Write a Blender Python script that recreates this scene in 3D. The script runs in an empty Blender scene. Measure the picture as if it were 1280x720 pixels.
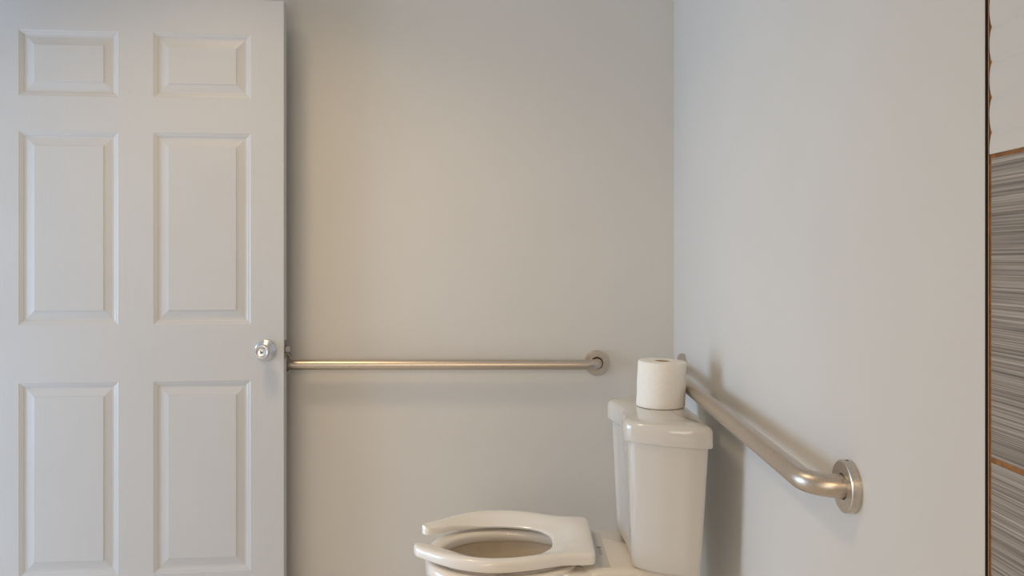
import bpy, bmesh, math, random
from mathutils import Vector, Matrix, Euler
random.seed(4)
C = bpy.context.scene.collection
PI = math.pi

# ------------------------------------------------------------------ frame of reference
F = 988.0            # focal length in pixels of the 1280-wide frame
HZ = 326.0           # horizon row
H = 1.18             # eye height
D = 2.60             # distance to the back wall
XW = 0.5316          # right wall plane

def zat(py, d): return H - (py - HZ) * d / F

# ------------------------------------------------------------------ materials
def nodes(name):
    m = bpy.data.materials.new(name); m.use_nodes = True
    nt = m.node_tree; return m, nt, nt.nodes['Principled BSDF']

def ramp(nt, fac, stops):
    r = nt.nodes.new('ShaderNodeValToRGB'); e = r.color_ramp.elements
    while len(e) > 1: e.remove(e[-1])
    e[0].position = stops[0][0]; e[0].color = (*stops[0][1], 1)
    for p, c in stops[1:]:
        n = e.new(p); n.color = (*c, 1)
    nt.links.new(fac, r.inputs[0]); return r.outputs[0]

def noise(nt, scale, detail=3, mapping=None, rough=0.5):
    tc = nt.nodes.new('ShaderNodeTexCoord'); n = nt.nodes.new('ShaderNodeTexNoise')
    n.inputs['Scale'].default_value = scale; n.inputs['Detail'].default_value = detail
    n.inputs['Roughness'].default_value = rough
    if mapping:
        mp = nt.nodes.new('ShaderNodeMapping'); mp.inputs['Scale'].default_value = mapping
        nt.links.new(tc.outputs['Object'], mp.inputs[0]); nt.links.new(mp.outputs[0], n.inputs['Vector'])
    else:
        nt.links.new(tc.outputs['Object'], n.inputs['Vector'])
    return n.outputs['Fac']

def bump(nt, b, h, strength, dist):
    n = nt.nodes.new('ShaderNodeBump'); n.inputs['Strength'].default_value = strength
    n.inputs['Distance'].default_value = dist
    nt.links.new(h, n.inputs['Height']); nt.links.new(n.outputs[0], b.inputs['Normal'])

def lerpc(c, k): return tuple(min(1, v * k) for v in c)

def paint(name, c, rough, bscale=350, bstr=0.12, var=0.02):
    m, nt, b = nodes(name)
    f = noise(nt, 2.2, 4)
    nt.links.new(ramp(nt, f, [(0.3, lerpc(c, 1 - var)), (0.7, lerpc(c, 1 + var))]), b.inputs['Base Color'])
    b.inputs['Roughness'].default_value = rough
    bump(nt, b, noise(nt, bscale, 2), bstr, 0.0006)
    return m

M = {}
M['wall'] = paint('wall_paint', (0.67, 0.65, 0.61), 0.38)
M['ceiling'] = paint('ceiling_paint', (0.78, 0.77, 0.75), 0.8)
M['trim'] = paint('white_trim_paint', (0.78, 0.78, 0.77), 0.35)

def door_mat():
    m, nt, b = nodes('door_paint')
    c = (0.57, 0.57, 0.57)
    f = noise(nt, 3, 2)
    nt.links.new(ramp(nt, f, [(0.3, lerpc(c, .985)), (0.7, lerpc(c, 1.015))]), b.inputs['Base Color'])
    b.inputs['Roughness'].default_value = 0.42
    tc = nt.nodes.new('ShaderNodeTexCoord'); mp = nt.nodes.new('ShaderNodeMapping')
    mp.inputs['Scale'].default_value = (60, 60, 3.0)
    n = nt.nodes.new('ShaderNodeTexNoise'); n.inputs['Scale'].default_value = 2.4
    n.inputs['Detail'].default_value = 4; n.inputs['Distortion'].default_value = 1.2
    nt.links.new(tc.outputs['Object'], mp.inputs[0]); nt.links.new(mp.outputs[0], n.inputs['Vector'])
    bump(nt, b, n.outputs['Fac'], 0.28, 0.0012)
    return m
M['door'] = door_mat()

def porcelain(name, c, rough=0.09):
    m, nt, b = nodes(name)
    f = noise(nt, 4, 2)
    nt.links.new(ramp(nt, f, [(0.3, lerpc(c, .985)), (0.7, lerpc(c, 1.01))]), b.inputs['Base Color'])
    b.inputs['Roughness'].default_value = rough
    b.inputs['Coat Weight'].default_value = 0.4; b.inputs['Coat Roughness'].default_value = 0.04
    return m
M['bowl'] = porcelain('lamplit_cream_porcelain', (0.80, 0.735, 0.645))  # same ceramic as the tank, lamp light on the deck put into the colour
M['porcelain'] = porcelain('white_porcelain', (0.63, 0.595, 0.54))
def shade_and_stain():  # tan tone paints in the bowl's warm shade; the mottling is stain
    m, nt, b = nodes('shade_and_stain_porcelain')
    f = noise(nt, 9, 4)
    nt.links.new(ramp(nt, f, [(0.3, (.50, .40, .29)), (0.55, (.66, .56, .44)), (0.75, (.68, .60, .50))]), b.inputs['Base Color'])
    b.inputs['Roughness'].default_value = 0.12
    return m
M['basin'] = shade_and_stain()
M['seat'] = porcelain('seat_plastic', (0.83, 0.79, 0.72), 0.16)

def steel(name, c, rough, sc, var=0.12):
    m, nt, b = nodes(name)
    f = noise(nt, 1.0, 5, sc)
    nt.links.new(ramp(nt, f, [(0.3, lerpc(c, 1 - var)), (0.7, lerpc(c, 1 + var))]), b.inputs['Base Color'])
    b.inputs['Metallic'].default_value = 1
    b.inputs['Roughness'].default_value = rough
    bump(nt, b, f, 0.06, 0.0004)
    return m
M['steel'] = steel('brushed_steel', (0.59, 0.515, 0.435), 0.37, (400, 400, 400))
M['flange'] = steel('brushed_flange', (0.60, 0.54, 0.47), 0.33, (500, 500, 500))
M['chrome'] = steel('satin_chrome', (0.66, 0.67, 0.69), 0.30, (200, 200, 200), 0.04)
M['latch'] = steel('latch_brass_steel', (0.27, 0.235, 0.19), 0.4, (300, 300, 300))

M['bolt'] = steel('steel_bolt', (0.46, 0.41, 0.34), 0.35, (300, 300, 300))

def flat(name, c, rough=0.7, sc=40, var=0.15, bs=0.3):
    m, nt, b = nodes(name)
    f = noise(nt, sc, 4)
    nt.links.new(ramp(nt, f, [(0.3, lerpc(c, 1 - var)), (0.7, lerpc(c, 1 + var))]), b.inputs['Base Color'])
    b.inputs['Roughness'].default_value = rough
    bump(nt, b, f, bs, 0.001)
    return m
M['dark'] = flat('dark_gap', (0.01, 0.008, 0.007), 0.6)
M['brown_edge'] = flat('dark_brown_edge', (0.018, 0.006, 0.004), 0.5)  # very dark brown for the thin strip where the drywall ends
M['grout'] = flat('brown_grout', (0.30, 0.135, 0.045), 0.9, 120, 0.3, 0.6)
M['cardboard'] = flat('brown_cardboard', (0.52, 0.29, 0.12), 0.9, 80)
M['white_tile'] = porcelain('white_glazed_tile', (0.68, 0.665, 0.64), 0.2)
M['sticker'] = flat('grey_sticker', (0.56, 0.53, 0.50), 0.4, 30, 0.03, 0.05)
M['ink'] = flat('grey_ink', (0.16, 0.15, 0.15), 0.6, 60, 0.1)

def paper():
    m, nt, b = nodes('toilet_tissue')
    c = (0.86, 0.83, 0.76)
    f = noise(nt, 120, 3)
    nt.links.new(ramp(nt, f, [(0.3, lerpc(c, .975)), (0.7, lerpc(c, 1.02))]), b.inputs['Base Color'])
    b.inputs['Roughness'].default_value = 0.95
    w = nt.nodes.new('ShaderNodeTexWave'); w.inputs['Scale'].default_value = 90
    w.inputs['Distortion'].default_value = 5; w.inputs['Detail'].default_value = 2
    w.bands_direction = 'DIAGONAL'
    tc = nt.nodes.new('ShaderNodeTexCoord'); nt.links.new(tc.outputs['Object'], w.inputs['Vector'])
    bump(nt, b, w.outputs['Fac'], 0.35, 0.0008)
    return m
M['paper'] = paper()

def grey_tile():
    m, nt, b = nodes('grey_striated_tile')
    a = noise(nt, 1.0, 3, (2.0, 2.2, 420.0), 0.55)
    d = noise(nt, 1.0, 2, (2.0, 1.2, 150.0))
    mx = nt.nodes.new('ShaderNodeMath'); mx.operation = 'MULTIPLY_ADD'
    mx.inputs[1].default_value = 0.35
    nt.links.new(d, mx.inputs[0])
    sub = nt.nodes.new('ShaderNodeMath'); sub.operation = 'MULTIPLY'; sub.inputs[1].default_value = 0.65
    nt.links.new(a, sub.inputs[0]); nt.links.new(sub.outputs[0], mx.inputs[2])
    col = ramp(nt, mx.outputs[0], [(0.36, (0.085, 0.07, 0.056)), (0.47, (0.23, 0.20, 0.17)),
                                   (0.54, (0.34, 0.305, 0.265)), (0.66, (0.50, 0.45, 0.40))])
    nt.links.new(col, b.inputs['Base Color'])
    b.inputs['Roughness'].default_value = 0.45
    bump(nt, b, a, 0.5, 0.0015)
    return m
M['grey_tile'] = grey_tile()

def floor_mat():
    m, nt, b = nodes('tan_floor_tile')
    tc = nt.nodes.new('ShaderNodeTexCoord')
    br = nt.nodes.new('ShaderNodeTexBrick'); br.offset = 0.5
    br.inputs['Color1'].default_value = (0.77, 0.72, 0.67, 1); br.inputs['Color2'].default_value = (0.74, 0.69, 0.64, 1)
    br.inputs['Mortar'].default_value = (0.25, 0.18, 0.12, 1); br.inputs['Scale'].default_value = 1.0
    br.inputs['Brick Width'].default_value = 0.6; br.inputs['Row Height'].default_value = 0.3
    br.inputs['Mortar Size'].default_value = 0.003
    nt.links.new(tc.outputs['Object'], br.inputs['Vector']); nt.links.new(br.outputs['Color'], b.inputs['Base Color'])
    b.inputs['Roughness'].default_value = 0.4
    return m
M['floor'] = floor_mat()

def water():
    m, nt, b = nodes('bowl_water')
    b.inputs['Base Color'].default_value = (0.8, 0.85, 0.85, 1)
    b.inputs['Roughness'].default_value = 0.02; b.inputs['Transmission Weight'].default_value = 1.0
    b.inputs['IOR'].default_value = 1.33
    return m
M['water'] = water()

# ------------------------------------------------------------------ mesh helpers
def link(name, me, mat, parent=None, smooth=False):
    o = bpy.data.objects.new(name, me); C.objects.link(o)
    if mat: me.materials.append(mat)
    if parent: o.parent = parent
    if smooth:
        for p in me.polygons: p.use_smooth = True
    return o

def raw(name, vs, fs, mat, parent=None, smooth=False, fix=True):
    bm = bmesh.new()
    bv = [bm.verts.new(v) for v in vs]
    for f in fs:
        try: bm.faces.new([bv[i] for i in f])
        except ValueError: pass
    return frombm(name, bm, mat, parent, smooth, fix)

def frombm(name, bm, mat, parent=None, smooth=False, fix=True, weld=1e-6):
    bmesh.ops.remove_doubles(bm, verts=bm.verts, dist=weld)
    if fix: bmesh.ops.recalc_face_normals(bm, faces=bm.faces)
    me = bpy.data.meshes.new(name); bm.to_mesh(me); bm.free()
    return link(name, me, mat, parent, smooth)

def auto(o, ang=35):
    """smooth shading that keeps edges sharper than ang"""
    me = o.data
    bm = bmesh.new(); bm.from_mesh(me)
    for e in bm.edges:
        if len(e.link_faces) == 2 and e.calc_face_angle(0) > math.radians(ang): e.smooth = False
    for f in bm.faces: f.smooth = True
    bm.to_mesh(me); bm.free(); return o

def bx(bm, x0, x1, y0, y1, z0, z1, mat4=None):
    vs = [bm.verts.new((x, y, z)) for x in (x0, x1) for y in (y0, y1) for z in (z0, z1)]
    for f in ((0,1,3,2), (4,6,7,5), (0,4,5,1), (2,3,7,6), (0,2,6,4), (1,5,7,3)):
        bm.faces.new([vs[i] for i in f])
    if mat4: bmesh.ops.transform(bm, matrix=mat4, verts=vs)
    return vs

def loft(rings, close_a=True, close_b=True, bm=None):
    """rings: list of equally long closed loops"""
    bm = bm or bmesh.new(); n = len(rings[0])
    R = [[bm.verts.new(p) for p in r] for r in rings]
    for a, b in zip(R, R[1:]):
        for i in range(n):
            bm.faces.new((a[i], a[(i+1) % n], b[(i+1) % n], b[i]))
    if close_a: bm.faces.new(list(reversed(R[0])))
    if close_b: bm.faces.new(R[-1])
    return bm

def lathe(prof, n=48, bm=None, closed=False):
    """prof: (r, h) pairs, axis +Z; r == 0 collapses to the axis"""
    bm = bm or bmesh.new(); R = []
    for r, h in prof:
        if r < 1e-9: R.append([bm.verts.new((0, 0, h))])
        else: R.append([bm.verts.new((r*math.cos(2*PI*i/n), r*math.sin(2*PI*i/n), h)) for i in range(n)])
    pairs = list(zip(R, R[1:])) + ([(R[-1], R[0])] if closed else [])
    for a, b in pairs:
        for i in range(n):
            j = (i+1) % n
            if len(a) == 1 and len(b) == 1: continue
            if len(a) == 1: bm.faces.new((a[0], b[j], b[i]))
            elif len(b) == 1: bm.faces.new((a[i], a[j], b[0]))
            else: bm.faces.new((a[i], a[j], b[j], b[i]))
    return bm

def tube(path, r, n=24):
    path = [Vector(p) for p in path]; rings = []
    up = None
    for i, p in enumerate(path):
        t = (path[min(i+1, len(path)-1)] - path[max(i-1, 0)]).normalized()
        if up is None:
            up = t.orthogonal().normalized()
        up = (up - t * up.dot(t)).normalized(); s = t.cross(up)
        rings.append([p + (up*math.cos(2*PI*k/n) + s*math.sin(2*PI*k/n)) * r for k in range(n)])
    return loft(rings)

def catmull(pts, per=8):
    P = [Vector(p) for p in pts]; P = [2*P[0]-P[1]] + P + [2*P[-1]-P[-2]]
    out = []
    for i in range(1, len(P)-2):
        a, b, c, d = P[i-1:i+3]
        for k in range(per):
            t = k/per
            out.append(0.5*((2*b) + (c-a)*t + (2*a-5*b+4*c-d)*t*t + (3*b-a-3*c+d)*t**3))
    out.append(P[-2]); return out

def tag(o, label=None, cat=None, group=None, kind=None):
    if label: o['label'] = label
    if cat: o['category'] = cat
    if group: o['group'] = group
    if kind: o['kind'] = kind
    return o

def empty(name, loc, rot=(0,0,0)):
    o = bpy.data.objects.new(name, None); C.objects.link(o); o.location = loc; o.rotation_euler = rot
    o.empty_display_size = 0.05; return o

def struct(name, bm, mat, label, cat):
    return tag(frombm(name, bm, mat), label, cat, kind='structure')

# ------------------------------------------------------------------ door plane (needed for the doorway)
MS = 0.082                                   # slope of the open door's face against the back wall
YF = 2.47                                    # depth of the face at the latch edge
A = math.atan(MS); U = Vector((math.cos(A), math.sin(A), 0))
XE = (354.6 - 640) / F * YF                  # latch edge of the face
def door_u(px):                              # distance along the face from the latch edge (negative = towards the hinge)
    k = (px - 640) / F                       # X = k*Y, Y = YF + MS*(X - XE)
    y = (YF - MS*XE) / (1 - MS*k); x = k*y
    return (x - XE) / math.cos(A), y
WD = -door_u(-24)[0]                         # door width
HINGE = Vector((XE, YF, 0)) - U * WD
XL = HINGE.x - 0.012                         # left wall plane
DY1 = HINGE.y + 0.01; DY0 = DY1 - WD - 0.01  # doorway in the left wall
YB = -1.25                                   # wall behind the camera
ZC = 2.48

# ------------------------------------------------------------------ the setting
bm = bmesh.new(); bx(bm, XL - 2.6, XW + 0.12, YB - 0.1, D + 0.12, -0.1, 0)
struct('floor', bm, M['floor'], 'tan tiled bathroom floor below the toilet', 'floor')
bm = bmesh.new(); bx(bm, XL - 0.12, XW + 0.12, YB - 0.1, D + 0.12, ZC, ZC + 0.1)
struct('ceiling', bm, M['ceiling'], 'white painted ceiling over the bathroom', 'ceiling')
bm = bmesh.new(); bx(bm, XL - 0.12, XW + 0.12, D, D + 0.12, 0, ZC)
struct('wall_back', bm, M['wall'], 'off-white wall behind the open door and toilet', 'wall')
YT = 0.8887                                  # where the drywall ends and the tile begins
bm = bmesh.new(); bx(bm, XW, XW + 0.12, YT, D, 0, ZC)
wr = struct('wall_right', bm, M['wall'], 'off-white side wall beside the toilet tank carrying the nearer grab bar', 'wall')
bm = bmesh.new(); bx(bm, XL - 0.12, XW + 0.12, YB - 0.1, YB, 0, ZC)
struct('wall_front', bm, M['wall'], 'plain painted wall facing the toilet corner', 'wall')
bm = bmesh.new()
bx(bm, XL - 0.12, XL, YB, DY0, 0, ZC); bx(bm, XL - 0.12, XL, DY1, D, 0, ZC); bx(bm, XL - 0.12, XL, DY0, DY1, 2.05, ZC)
struct('wall_left', bm, M['wall'], 'painted wall with the doorway where the white door hangs', 'wall')
bm = bmesh.new(); bx(bm, XL + 0.0, XW - 0.014, D - 0.014, D, 0, 0.11)
struct('baseboard_back', bm, M['trim'], 'white baseboard along the wall behind the toilet', 'baseboard')
bm = bmesh.new(); bx(bm, XW - 0.014, XW, YT, D, 0, 0.11)
struct('baseboard_right', bm, M['trim'], 'white baseboard along the side wall next to the toilet', 'baseboard')
bm = bmesh.new()
bx(bm, XL, XL + 0.016, DY0 - 0.065, DY0, 0, 2.11); bx(bm, XL, XL + 0.016, DY0, DY1 + 0.0, 2.05, 2.11)
struct('trim_1', bm, M['trim'], 'white casing around the doorway', 'door casing')

# window frame added behind the camera to dress the fill light
bm = bmesh.new()
wx, wz, hw = -0.85, 0.95, 0.62
for (x0, x1, z0, z1) in ((wx-hw, wx+hw, wz+hw-.06, wz+hw), (wx-hw, wx+hw, wz-hw, wz-hw+.06), (wx-hw, wx-hw+.06, wz-hw+.06, wz+hw-.06), (wx+hw-.06, wx+hw, wz-hw+.06, wz+hw-.06), (wx-.015, wx+.015, wz-hw+.06, wz+hw-.06)):
    bx(bm, x0, x1, YB, YB + .03, z0, z1)
wn = struct('added_window_1', bm, M['trim'], 'added white window frame around the fill light on the plain wall', 'window')
bm = bmesh.new(); bx(bm, wx-hw+.06, wx+hw-.06, YB + .004, YB + .010, wz-hw+.06, wz+hw-.06)
frombm('added_window_pane', bm, M['water'], wn)

# tiled part of the right wall
TX = XW + 0.0036                             # face of the grey tile
bm = bmesh.new(); bx(bm, TX + 0.0008, XW + 0.12, YB, YT, 0, ZC)
gw = frombm('grout', bm, M['grout'], wr); tag(gw, 'brown grout')
bm = bmesh.new(); bx(bm, XW + 0.0002, XW + 0.0030, YT - 0.0012, YT - 0.0001, 0, ZC)
tag(frombm('edge_strip', bm, M['brown_edge'], wr), 'dark brown edge strip')
TG = 0.0055; YS = YT - 0.0062                # grout joint, first tile edge
Z1 = zat(193.0, YS); Z0 = zat(571.0, YS); Z1b = zat(198.3, YS); Z0b = zat(578.0, YS)
TP = (Z1b - Z0) + TG
rows = [(Z0, Z1b)]
z = Z0b
while z > 0.02:
    rows.append((max(0.0, z - (Z1b - Z0)), z)); z -= TP
bm = bmesh.new(); TL = 0.60
y = YS
cols = []
while y > YB + 0.05:
    cols.append((max(YB, y - TL), y)); y -= TL + TG
for (a, b) in rows:
    for (c, d) in cols:
        v = bx(bm, TX, TX + 0.006, c, d, a, b)
o = frombm('grey_tile', bm, M['grey_tile'], wr); tag(o, 'grey striated tiles')
# white tile with pillow-like horizontal waves
per = 44.0 * YS / F; zc0 = zat(165.8, YS)
bm = bmesh.new()
zs = []
zt = Z1
while zt < ZC - 1e-4:
    zs.append(zt); zt += per / 16
zs.append(ZC)
def wave(z):
    ph = ((z - zc0) / per) % 1.0
    return 0.0034 * (math.sin(PI * ph) ** 0.55)
for (c, d) in cols:
    n = 24
    g = []
    for z in zs:
        row = []
        for i in range(n + 1):
            y = c + (d - c) * i / n
            row.append(bm.verts.new((TX + 0.0012 - wave(z) , y, z)))
        row.append(bm.verts.new((TX + 0.006, d, z)))
        g.append(row)
    for a, b in zip(g, g[1:]):
        for i in range(len(a) - 1): bm.faces.new((a[i], a[i+1], b[i+1], b[i]))
    # lower end
    bot = [bm.verts.new((TX + 0.006, c + (d-c)*i/n, zs[0])) for i in range(n + 1)]
    for i in range(n): bm.faces.new((g[0][i], bot[i], bot[i+1], g[0][i+1]))
o = frombm('wave_tile', bm, M['white_tile'], wr); tag(o, 'glossy white wave tiles'); auto(o, 50)

# ------------------------------------------------------------------ the door
DT = 0.044
dl = empty('door_1', (XE, YF, 0), (0, 0, A))
tag(dl, 'white six-panel door standing open against the back wall', 'door', kind='structure')
ZD1 = zat(1.2, YF); ZD0 = 0.012
def dz(px, py): return zat(py, door_u(px)[1])
PU = [(door_u(23.3)[0], door_u(147.6)[0]), (door_u(191.8)[0], door_u(313.2)[0])]
PZ = [(dz(193, 121.8), dz(193, 40.4)), (dz(193, 405.6), dz(193, 165.6)), (dz(193, 717.0), dz(193, 477.0))]
PROF = [(0, 0), (.0030, .0018), (.0058, .0022), (.0062, .0030), (.0095, .0038), (.0125, .0056), (.0130, .0066), (.0175, .0074), (.0205, .0074),
        (.0215, .0072), (.0430, .0030), (.0434, .0012), (.0450, .0008)]
us = sorted([-WD] + [u for p in PU for u in p] + [0.0])
zs = sorted([ZD0] + [z for p in PZ for z in p] + [ZD1])
bm = bmesh.new()
for yy in (0.0, DT):
    for i in range(len(us) - 1):
        for j in range(len(zs) - 1):
            if i in (1, 3) and j in (1, 3, 5): continue
            q = [bm.verts.new((u, yy, z)) for u, z in ((us[i], zs[j]), (us[i+1], zs[j]), (us[i+1], zs[j+1]), (us[i], zs[j+1]))]
            bm.faces.new(q if yy == 0 else q[::-1])
e = [(-WD, ZD0), (0, ZD0), (0, ZD1), (-WD, ZD1)]
# subdivide the rim so it welds to the faces
rim = [(u, ZD0) for u in us] + [(0.0, z) for z in zs[1:]] + [(u, ZD1) for u in us[-2::-1]] + [(-WD, z) for z in zs[-2:0:-1]]
for k in range(len(rim)):
    a = rim[k]; b = rim[(k+1) % len(rim)]
    bm.faces.new([bm.verts.new(p) for p in ((a[0], DT, a[1]), (b[0], DT, b[1]), (b[0], 0, b[1]), (a[0], 0, a[1]))])
bmesh.ops.remove_doubles(bm, verts=bm.verts, dist=1e-6)
fr = frombm('door_frame', bm, M['door'], dl)
for (u0, u1) in PU:
    for (z0, z1) in PZ:
        bm = bmesh.new()
        for side in (0, 1):
            R = []
            for ins, dep in PROF:
                yy = dep if side == 0 else DT - dep
                R.append([bm.verts.new(p) for p in ((u0+ins, yy, z0+ins), (u1-ins, yy, z0+ins), (u1-ins, yy, z1-ins), (u0+ins, yy, z1-ins))])
            for a, b in zip(R, R[1:]):
                for i in range(4):
                    f = (a[i], a[(i+1) % 4], b[(i+1) % 4], b[i]); bm.faces.new(f if side == 0 else f[::-1])
            bm.faces.new(R[-1] if side == 0 else R[-1][::-1])
        frombm('door_panel', bm, M['door'], dl, fix=False)

# knob (both faces), latch
uk = door_u(332.3)[0]; zk = dz(332, 437.6)
def lat(name, prof, mat, parent, loc=(0,0,0), rot=(0,0,0), n=48, ang=40, label=None, closed=False):
    o = frombm(name, lathe(prof, n, closed=closed), mat, parent); auto(o, ang)
    o.location = loc; o.rotation_euler = rot
    if label: o['label'] = label
    return o
for side in (0, 1):
    rot = (PI/2, 0, 0) if side == 0 else (-PI/2, 0, 0)
    loc = (uk, 0.0 if side == 0 else DT, zk)
    kn = lat('door_knob', [(0, .018), (.0125, .018), (.0125, .026), (.0150, .031), (.0195, .036), (.0222, .041), (.0232, .046),
                           (.0228, .052), (.0216, .0565), (.0203, .0585), (.0185, .0590), (.0165, .0584), (.0150, .0572), (.0100, .0567), (0, .0567)],
             M['chrome'], dl, loc, rot, label='satin chrome knob')
    lat('rose', [(0, 0), (.0335, 0), (.0335, .0035), (.0318, .0060), (.0270, .0080), (.0255, .0105), (.0200, .0130), (.0150, .0165), (.0125, .0185), (0, .0185)],
        M['chrome'], kn)
    bt = lat('lock_button', [(0, .056), (.0062, .056), (.0062, .0580), (.0054, .0586), (0, .0586)], M['chrome'], kn)
    lat('key_slot', [(0, .0582), (.0024, .0582), (.0024, .0590), (0, .0590)], M['dark'], kn, n=20)
bm = bmesh.new(); bx(bm, 0, .0016, DT/2 - .0125, DT/2 + .0125, zk - .029, zk + .029)
lp = frombm('latch_plate', bm, M['latch'], dl)
bm = bmesh.new(); bx(bm, .0012, .0020, DT/2 - .0088, DT/2 + .0088, zk - .0112, zk + .0112)
frombm('bolt_opening', bm, M['dark'], lp)
bm = bmesh.new()
w = .0065
vs = [bm.verts.new(p) for p in ((0, DT/2-w, zk-.0085), (.0135, DT/2+w-.002, zk-.0085), (.0135, DT/2+w, zk-.0085), (0, DT/2+w, zk-.0085),
                                (0, DT/2-w, zk+.0085), (.0135, DT/2+w-.002, zk+.0085), (.0135, DT/2+w, zk+.0085), (0, DT/2+w, zk+.0085))]
for f in ((0,3,2,1), (4,5,6,7), (0,1,5,4), (1,2,6,5), (2,3,7,6), (3,0,4,7)): bm.faces.new([vs[i] for i in f])
frombm('latch_bolt', bm, M['bolt'], dl)
for zz in (0.22, 1.02, ZD1 - 0.2):
    bm = bmesh.new(); lathe([(0, -.045), (.0055, -.045), (.0055, .045), (0, .045)], 20, bm)
    o = frombm('hinge', bm, M['latch'], dl); o.location = (-WD - .002, -.006, zz); auto(o)

# ------------------------------------------------------------------ grab bars
RB = 0.0162
FL = [(.0196, .004), (.0196, .0138), (.0208, .0150), (.0385, .0150), (.0402, .0140), (.0408, .0125), (.0408, 0), (.0196, 0)]
def arcp(c, a, b, r, n=10):
    """quarter bend from direction a to direction b about centre c (Vectors)"""
    return [c + (a*math.cos(t*PI/2/n) + b*math.sin(t*PI/2/n)) * r for t in range(n+1)]
def grab_bar(name, p0, p1, wall_n, off, label, bend=0.034, RB=0.0165):
    """p0, p1: flange centres on the wall; wall_n: unit normal into the room"""
    p0 = Vector(p0); p1 = Vector(p1); n = Vector(wall_n)
    root = empty(name, p0)
    tag(root, label, 'grab bar', 'steel grab bars by the toilet')
    d = (p1 - p0).normalized()
    a0 = p0 + n*0.003; b0 = p0 + n*(off - bend)
    path = [a0, p0 + n*(off-bend)*0.6]
    path += arcp(p0 + n*(off-bend) + d*bend, -d, n, bend)
    L = (p1 - p0).length
    for k in range(1, 12): path.append(p0 + n*off + d*(bend + (L-2*bend)*k/12))
    path += arcp(p1 + n*(off-bend) - d*bend, n, d, bend)
    path += [p1 + n*(off-bend)*0.6, p1 + n*0.003]
    path = [p - p0 for p in path]
    r = frombm('rail', tube(path, RB, 32), M['steel'], root); auto(r, 50)
    q = n.to_track_quat('Z', 'Y').to_euler()
    for p in (p0, p1):
        f = lat('flange', FL, M['flange'], root, p - p0, q, 64, 30, closed=True)
        lat('shadow_gap_ring', [(.0150, .002), (.0198, .002), (.0198, .006), (.0150, .006)], M['dark'], f, closed=True)  # dark ring paints the shadow between flange and tube
        for s in (1, -1):
            o = lat('set_screw', [(0, 0), (.0022, 0), (.0022, .0006), (0, .0006)], M['dark'], f, n=16)
            up = (q.to_matrix().inverted() @ Vector((0, 0, s))).normalized()
            o.rotation_euler = up.to_track_quat('Z', 'Y').to_euler(); o.location = up*0.0405 + Vector((0, 0, .0065))
    return root
zb = H - (453.2 - HZ) / 380.0
XBF = (745.6 - 640) / 380.0
grab_bar('grab_bar', ((351.5 - 640) / 380.0, D, zb), (XBF, D, zb), (0, -1, 0), 0.056,
         'long horizontal steel grab bar on the back wall, one end behind the door')
grab_bar('grab_bar', (XW, 1.239, H - .3535), (XW, 2.44, H - .3275), (-1, 0, 0), 0.062,
         'steel grab bar on the side wall running behind the paper roll and past the tank', bend=0.050, RB=0.0184)

# ------------------------------------------------------------------ the toilet (local: x towards the wall, y away from the camera)
TY = 2.030                                   # centre line
toilet = empty('toilet', (0.10, TY, 0))
tag(toilet, 'white two-piece toilet with open-front seat in the room corner', 'toilet')
def T(x, y, z): return Vector((x - 0.10, y, z))

ZR = 0.443                                   # rim top
def egg(cx, af, ar, b, z, n=64, e=2.0, cy=0):
    out = []
    for i in range(n):
        t = 2*PI*i/n; c, s = math.cos(t), math.sin(t)
        a = ar if c > 0 else af
        out.append(T(cx + a*math.copysign(abs(c)**(2/e), c), cy + b*math.copysign(abs(s)**(2/e), s), z))
    return out
rings = [egg(.06, .19, .24, .115, 0.0, e=2.6), egg(.06, .19, .24, .115, .02, e=2.6), egg(.06, .175, .235, .105, .05, e=2.5), egg(.055, .16, .22, .095, .14, e=2.4),
         egg(.03, .175, .20, .115, .24, e=2.2), egg(.0, .19, .20, .15, .32, e=2.1), egg(-.018, .17, .20, .160, .370, e=2.2), egg(-.026, .174, .20, .172, .392, e=2.3), egg(-.03, .180, .20, .182, .402, e=2.3),
         egg(-.03, .188, .20, .190, .406, e=2.3), egg(-.03, .191, .20, .193, .414, e=2.3), egg(-.03, .190, .20, .193, .434, e=2.3), egg(-.03, .187, .20, .190, .440, e=2.3), egg(-.03, .180, .20, .183, ZR, e=2.3),
         egg(-.03, .160, .190, .150, ZR, e=2.2), egg(-.03, .154, .184, .144, .440, e=2.2), egg(-.03, .151, .181, .141, .434, e=2.2), egg(-.03, .151, .181, .141, .421, e=2.2),
         egg(-.03, .153, .183, .144, .416, e=2.2), egg(-.03, .158, .188, .150, .412, e=2.2)]
bm = loft(rings, close_b=False)
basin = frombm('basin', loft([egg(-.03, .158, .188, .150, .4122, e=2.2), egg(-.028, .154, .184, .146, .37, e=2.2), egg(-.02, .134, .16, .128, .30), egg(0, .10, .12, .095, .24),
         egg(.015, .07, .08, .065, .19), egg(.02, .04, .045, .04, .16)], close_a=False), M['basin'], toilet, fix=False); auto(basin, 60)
tag(basin, 'inside of the bowl with painted tan shade and stain')
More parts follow.
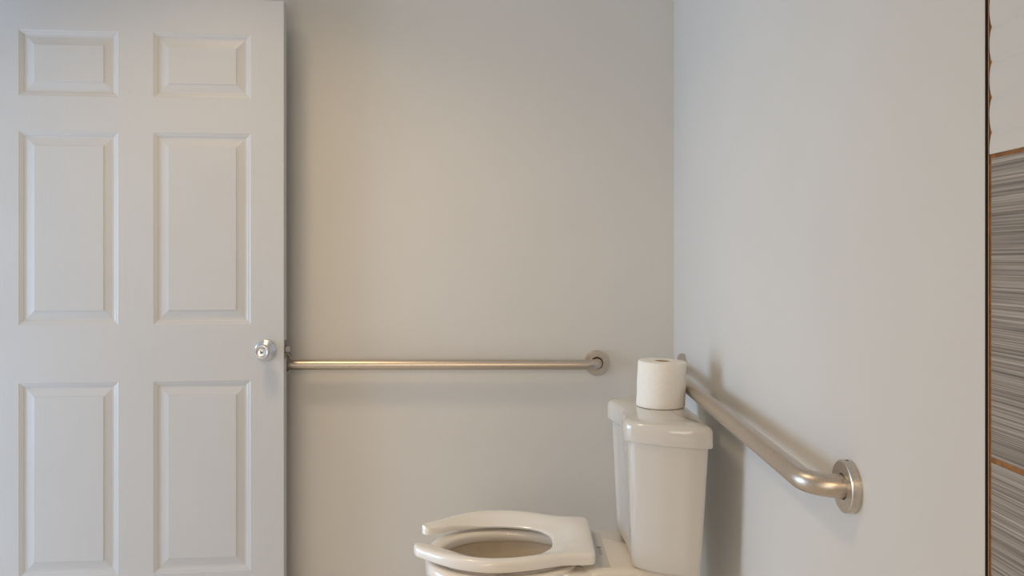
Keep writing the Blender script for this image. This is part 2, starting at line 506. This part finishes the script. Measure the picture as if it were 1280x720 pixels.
# rear deck under tank and hinges
def rrect(x0, x1, hy0, hy1, z, r=.03, n=6):
    """rounded trapezoid: half width hy0 at x0, hy1 at x1"""
    pts = []
    cs = [(x1, hy1, 0), (x0, hy0, 1), (x0, -hy0, 2), (x1, -hy1, 3)]
    for (x, y, q) in cs:
        sx = -1 if q in (0, 3) else 1; sy = -1 if y > 0 else 1
        for k in range(n+1):
            a = q*PI/2 + (PI/2)*k/n
            pts.append(T(x + sx*r + r*math.cos(a), y + sy*r + r*math.sin(a), z))
    return pts
dk = [(.10, .44, .10, .10, .20, .03), (.13, .445, .13, .115, .33, .03), (.160, .45, .145, .135, .40, .03), (.162, .45, .150, .142, .428, .03),
      (.164, .447, .147, .139, .437, .028), (.170, .44, .140, .132, .4405, .025)]
loft([rrect(x0, x1, a, b, z, r) for (x0, x1, a, b, z, r) in dk], bm=bm)
for sy in (1, -1):                           # shoulders joining the bowl to the deck
    poly = [(.095, .135), (.176, .070), (.180, .1455), (.150, .1475), (.115, .1515)]
    poly = [(x, sy*y) for x, y in poly][::sy]
    loft([[T(x, y, z) for x, y in poly] for z in (.34, .428)] + [[T(.14 + (x-.14)*.96, sy*.115 + (y-sy*.115)*.94, .4365) for x, y in poly]], bm=bm)
bowl = frombm('bowl', bm, M['bowl'], toilet); auto(bowl, 45)
def twist(o, deg=4.0, dy=0.0):
    c = T(.24, 0, 0)
    m = Matrix.Translation(c) @ Matrix.Rotation(math.radians(deg), 4, 'Z') @ Matrix.Translation(-c)
    o.data.transform(m)
twist(bowl); twist(basin)
o = frombm('water', loft([egg(.015, .068, .078, .063, .188, 48), egg(.015, .068, .078, .063, .190, 48)]), M['water'], basin)
# product sticker on the deck behind the seat (small blurred print)
bm = bmesh.new(); bx(bm, .207 - .1, .238 - .1, -.125, .118, .4404, .4410)
st = frombm('sticker', bm, M['sticker'], bowl); tag(st, 'grey sticker strip')
bm = bmesh.new(); bx(bm, .219 - .1, .229 - .1, .004, .012, .4410, .4413)
for k in range(3): bx(bm, (.221 + .003*k) - .1, (.222 + .003*k) - .1, -.045, -.002, .4410, .4413)
frombm('print', bm, M['ink'], st)

# seat
ZS = 0.452
O = [(.206,0),(.206,.05),(.205,.115),(.200,.1365),(.182,.1425),(.150,.145),(.115,.152),(.06,.176),(0,.193),(-.06,.196),(-.12,.178),(-.17,.148),(-.210,.116),(-.233,.096),(-.243,.076)]
I = [(.103,0),(.103,.014),(.101,.030),(.098,.042),(.092,.055),(.082,.071),(.066,.088),(.035,.104),(-.01,.114),(-.06,.115),(-.11,.106),(-.155,.089),(-.198,.064),(-.226,.056),(-.240,.066)]
def half(L, s): return [Vector((x, s*y, 0)) for (x, y) in catmull([(x, y, 0) for x, y in L], 6) for (x, y) in [(x, y)]] if False else [Vector((v.x, s*v.y, 0)) for v in catmull([(x, y, 0) for x, y in L], 6)]
of, iff = half(O, 1), half(I, 1); on, inn = half(O, -1), half(I, -1)
outer = on[::-1] + of[1:]; inner = inn[::-1] + iff[1:]
rings = []
for a, b in zip(outer, inner):
    w = (b - a).length; d = (b - a).normalized() if w > 1e-6 else Vector((1, 0, 0))
    def P(t, z): q = a + d*t; return T(q.x, q.y, ZS + z)
    m = min(1.0, w / .05); cr = min(.017, w*.32)
    tipf = max(0.0, min(1.0, (-a.x - .10) / .13)); tipf = tipf*tipf*(3 - 2*tipf)
    hh = .0275 - .0045*tipf
    dropw = max(0.0, min(1.0, (w - cr - .012) / .05))
    zi = hh - (.0205 - .0125*tipf)*dropw                       # inner edge dips towards the hole
    ring = [P(.002, 0), P(0, .003), P(.0006, hh-.008), P(.003, hh-.0032), P(.007, hh-.0008), P(cr, hh)]
    span = w - cr
    flatw = max(0.0, span - .078)               # the broad rear plate stays level before it dips
    for t in (.15, .35, .55, .75, .9):
        x = cr + span*t
        s = max(0.0, (span*t - flatw) / max(1e-6, span - flatw))
        ring.append(P(x, hh - (hh - zi) * (s*s*(3-2*s)*.75 + s*.25)))
    ring += [P(w-.003 if w > .01 else w*.7, zi - .0003), P(w-.0008 if w > .01 else w*.9, zi - .003), P(w-.002 if w > .01 else w*.8, 0)]
    rings.append(ring)
seat = frombm('seat', loft(rings), M['seat'], toilet); auto(seat, 50); twist(seat, -1.3)
for sy in (-.15, .15):
    o = frombm('bumper', loft([egg(-.02, .016, .016, .006, ZR - .001, 20, cy=sy), egg(-.02, .016, .016, .006, ZS + .002, 20, cy=sy)]), M['seat'], seat); twist(o, -1.3)
for sy in (-.09, .09):
    o = frombm('hinge', loft([egg(.180, .014, .014, .022, .438, 20, cy=sy, e=4), egg(.180, .014, .014, .022, ZS + .002, 20, cy=sy, e=4)]), M['seat'], seat); twist(o, -1.3)

# tank: plan outline with a shallow hollow in the middle of the front and swept ends
HALF = [(.2815,0),(.280,.04),(.2755,.08),(.2695,.112),(.2680,.130),(.2720,.147),(.285,.162),(.308,.180),(.352,.205),(.4045,.223),(.440,.229),(.455,.227),(.461,.215),(.461,.17),(.461,.08),(.461,0)]
def plan(z, sx=1.0, sy=1.0, dx=0.0, inset=0.0, flat=0.0):
    c = [Vector((v.x, v.y)) for v in catmull([(x, y, 0) for x, y in HALF], 6)]
    far = [Vector((v.x - .007*max(0, min(1, v.y/.12))*max(0, min(1, (.40 - v.x)/.1)), v.y)) for v in c]
    loop = far + [Vector((v.x, -v.y)) for v in c[-2:0:-1]]
    def fl(p):
        w = max(0.0, min(1.0, (.185 - abs(p.y))/.09)) * max(0.0, min(1.0, (.33 - p.x)/.05))
        w = w*w*(3 - 2*w)
        return Vector((p.x + flat*w*(.2765 - p.x), p.y))
    loop = [fl(p) for p in loop]
    n = len(loop); out = []
    for k in range(n):
        t = (loop[(k+1) % n] - loop[k-1]).normalized(); nn = Vector((t.y, -t.x))    # outward normal
        p = loop[k] - nn*(-inset)
        out.append(T(.461 - dx + (p.x - .461)*sx, p.y*sy, z))
    return out
XB = .461
ZT = .803; ZLB = .750
rings = []
def body(t, z, inset=0.0): return plan(z, sx=.80 + .125*t, sy=.845 + .115*t, dx=.020 - .012*t, inset=inset, flat=.75)
for (ins, z) in [(.014, .4405), (.008, .4412), (.003, .4435), (.001, .447), (0, .451)]:
    rings.append(body(0, z, ins))
for k in range(1, 9):
    t = k/8; rings.append(body(t, .451 + (.752 - .451)*t))
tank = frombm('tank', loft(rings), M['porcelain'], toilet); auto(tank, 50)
rings = [plan(ZLB, inset=.003), plan(ZLB + .0008, inset=.001), plan(ZLB + .003), plan(ZT - .018)]
for k in range(1, 7):
    a = (PI/2)*k/6
    rings.append(plan(ZT - .018 + .0155*math.sin(a), inset=.015*(1 - math.cos(a))))
def shrink(ring, k, z):
    c = T(.372, 0, 0)
    return [Vector((c.x + (p.x-c.x)*k, c.y + (p.y-c.y)*k, z)) for p in ring]
rings += [shrink(rings[-1], .93, ZT - .0008), shrink(rings[-1], .85, ZT), shrink(rings[-1], .4, ZT)]
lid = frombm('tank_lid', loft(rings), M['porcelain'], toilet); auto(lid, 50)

# ------------------------------------------------------------------ toilet paper roll on the lid
RX, RY = .386, 2.056
rl = empty('toilet_paper_roll', (RX, RY, ZT + .0003))
tag(rl, 'white toilet paper roll standing on the tank lid', 'toilet paper')
RR, RHt = .0628, .117
lean = .045; tip = -.035                      # the wound paper has slipped a little sideways
prof = [(.0205, .0), (.059, 0), (.0618, .0015), (RR, .006), (RR - .0006, .03), (RR + .0004, .06), (RR - .0002, .09), (RR, RHt - .007), (.0618, RHt - .002), (.059, RHt - .0002),
        (.052, RHt), (.045, RHt - .0005), (.038, RHt), (.031, RHt - .0005), (.0225, RHt), (.0205, RHt)]
bm = lathe(prof, 72, closed=True)
for v in bm.verts:
    t = v.co.z / RHt
    v.co.z += tip * v.co.x * t; v.co.x += lean * v.co.z
    a = math.atan2(v.co.y, v.co.x)
pp = frombm('paper', bm, M['paper'], rl); auto(pp, 40)
bm = lathe([(.0190, .001), (.0204, .001), (.0204, RHt - .0015), (.0190, RHt - .0015)], 48, closed=True)
for v in bm.verts: v.co.z += tip*v.co.x*(v.co.z/RHt); v.co.x += lean*v.co.z
co = frombm('cardboard_core', bm, M['cardboard'], rl); auto(co); tag(co, 'brown cardboard core')

# ------------------------------------------------------------------ light
def area(name, loc, target, sx, sy, power, col):
    l = bpy.data.lights.new(name, 'AREA'); l.shape = 'RECTANGLE'; l.size = sx; l.size_y = sy; l.energy = power; l.color = col
    o = bpy.data.objects.new(name, l); C.objects.link(o); o.location = loc
    o.rotation_euler = (Vector(target) - Vector(loc)).to_track_quat('-Z', 'Y').to_euler(); return o
def bulb(name, loc, r, power, col):
    l = bpy.data.lights.new(name, 'POINT'); l.energy = power; l.color = col; l.shadow_soft_size = r
    o = bpy.data.objects.new(name, l); C.objects.link(o); o.location = loc; return o
# daylight through the doorway
area('doorway_daylight', (XL - 2.0, 1.9, 0.90), (0.53, 1.9, 0.85), 2.4, 1.5, 82, (0.65, 0.86, 1.16))
# added soft fill from behind the camera, no real source there
area('rear_fill_light', (-0.85, YB + 0.04, 0.9), (-0.6, 2.6, 0.7), 1.1, 1.1, 11.5, (1.0, 0.97, 0.93))
# ceiling downlight and the three shaded vanity lamps behind the camera
def lamp(name, loc, aim, size, power, col, spread):
    l = bpy.data.lights.new(name, 'AREA'); l.shape = 'DISK'; l.size = size; l.energy = power; l.color = col; l.spread = math.radians(spread)
    o = bpy.data.objects.new(name, l); C.objects.link(o); o.location = loc
    o.rotation_euler = (Vector(aim) - Vector(loc)).to_track_quat('-Z', 'Y').to_euler(); return o
lamp('ceiling_lamp', (-0.95, 1.68, ZC - 0.04), (-0.75, 1.70, 0), 0.30, 6.0, (1.0, 0.75, 0.45), 125)
for k in range(3):
    lamp('vanity_lamp', (-0.62 + .26*k, YB + 0.16, 1.95), (-0.45 + .26*k, 1.0, 0.3), 0.10, 2.7, (1.0, 0.72, 0.42), 130)

w = bpy.data.worlds.new('World'); bpy.context.scene.world = w; w.use_nodes = True
bg = w.node_tree.nodes['Background']; bg.inputs[0].default_value = (0.75, 0.87, 1.0, 1); bg.inputs[1].default_value = 0.6

# ------------------------------------------------------------------ camera
cd = bpy.data.cameras.new('camera'); cam = bpy.data.objects.new('camera', cd); C.objects.link(cam)
cam.location = (0, 0, H); cam.rotation_euler = (PI/2, math.radians(0.0), 0)
cd.sensor_width = 36; cd.lens = F / 1280 * 36; cd.shift_y = -(360 - HZ) / 1280; cd.clip_start = 0.02
sc = bpy.context.scene; sc.camera = cam
vs_ = sc.view_settings; vs_.view_transform = 'Standard'; vs_.look = 'None'; vs_.gamma = 1; vs_.use_curve_mapping = False
vs_.exposure = 0.06
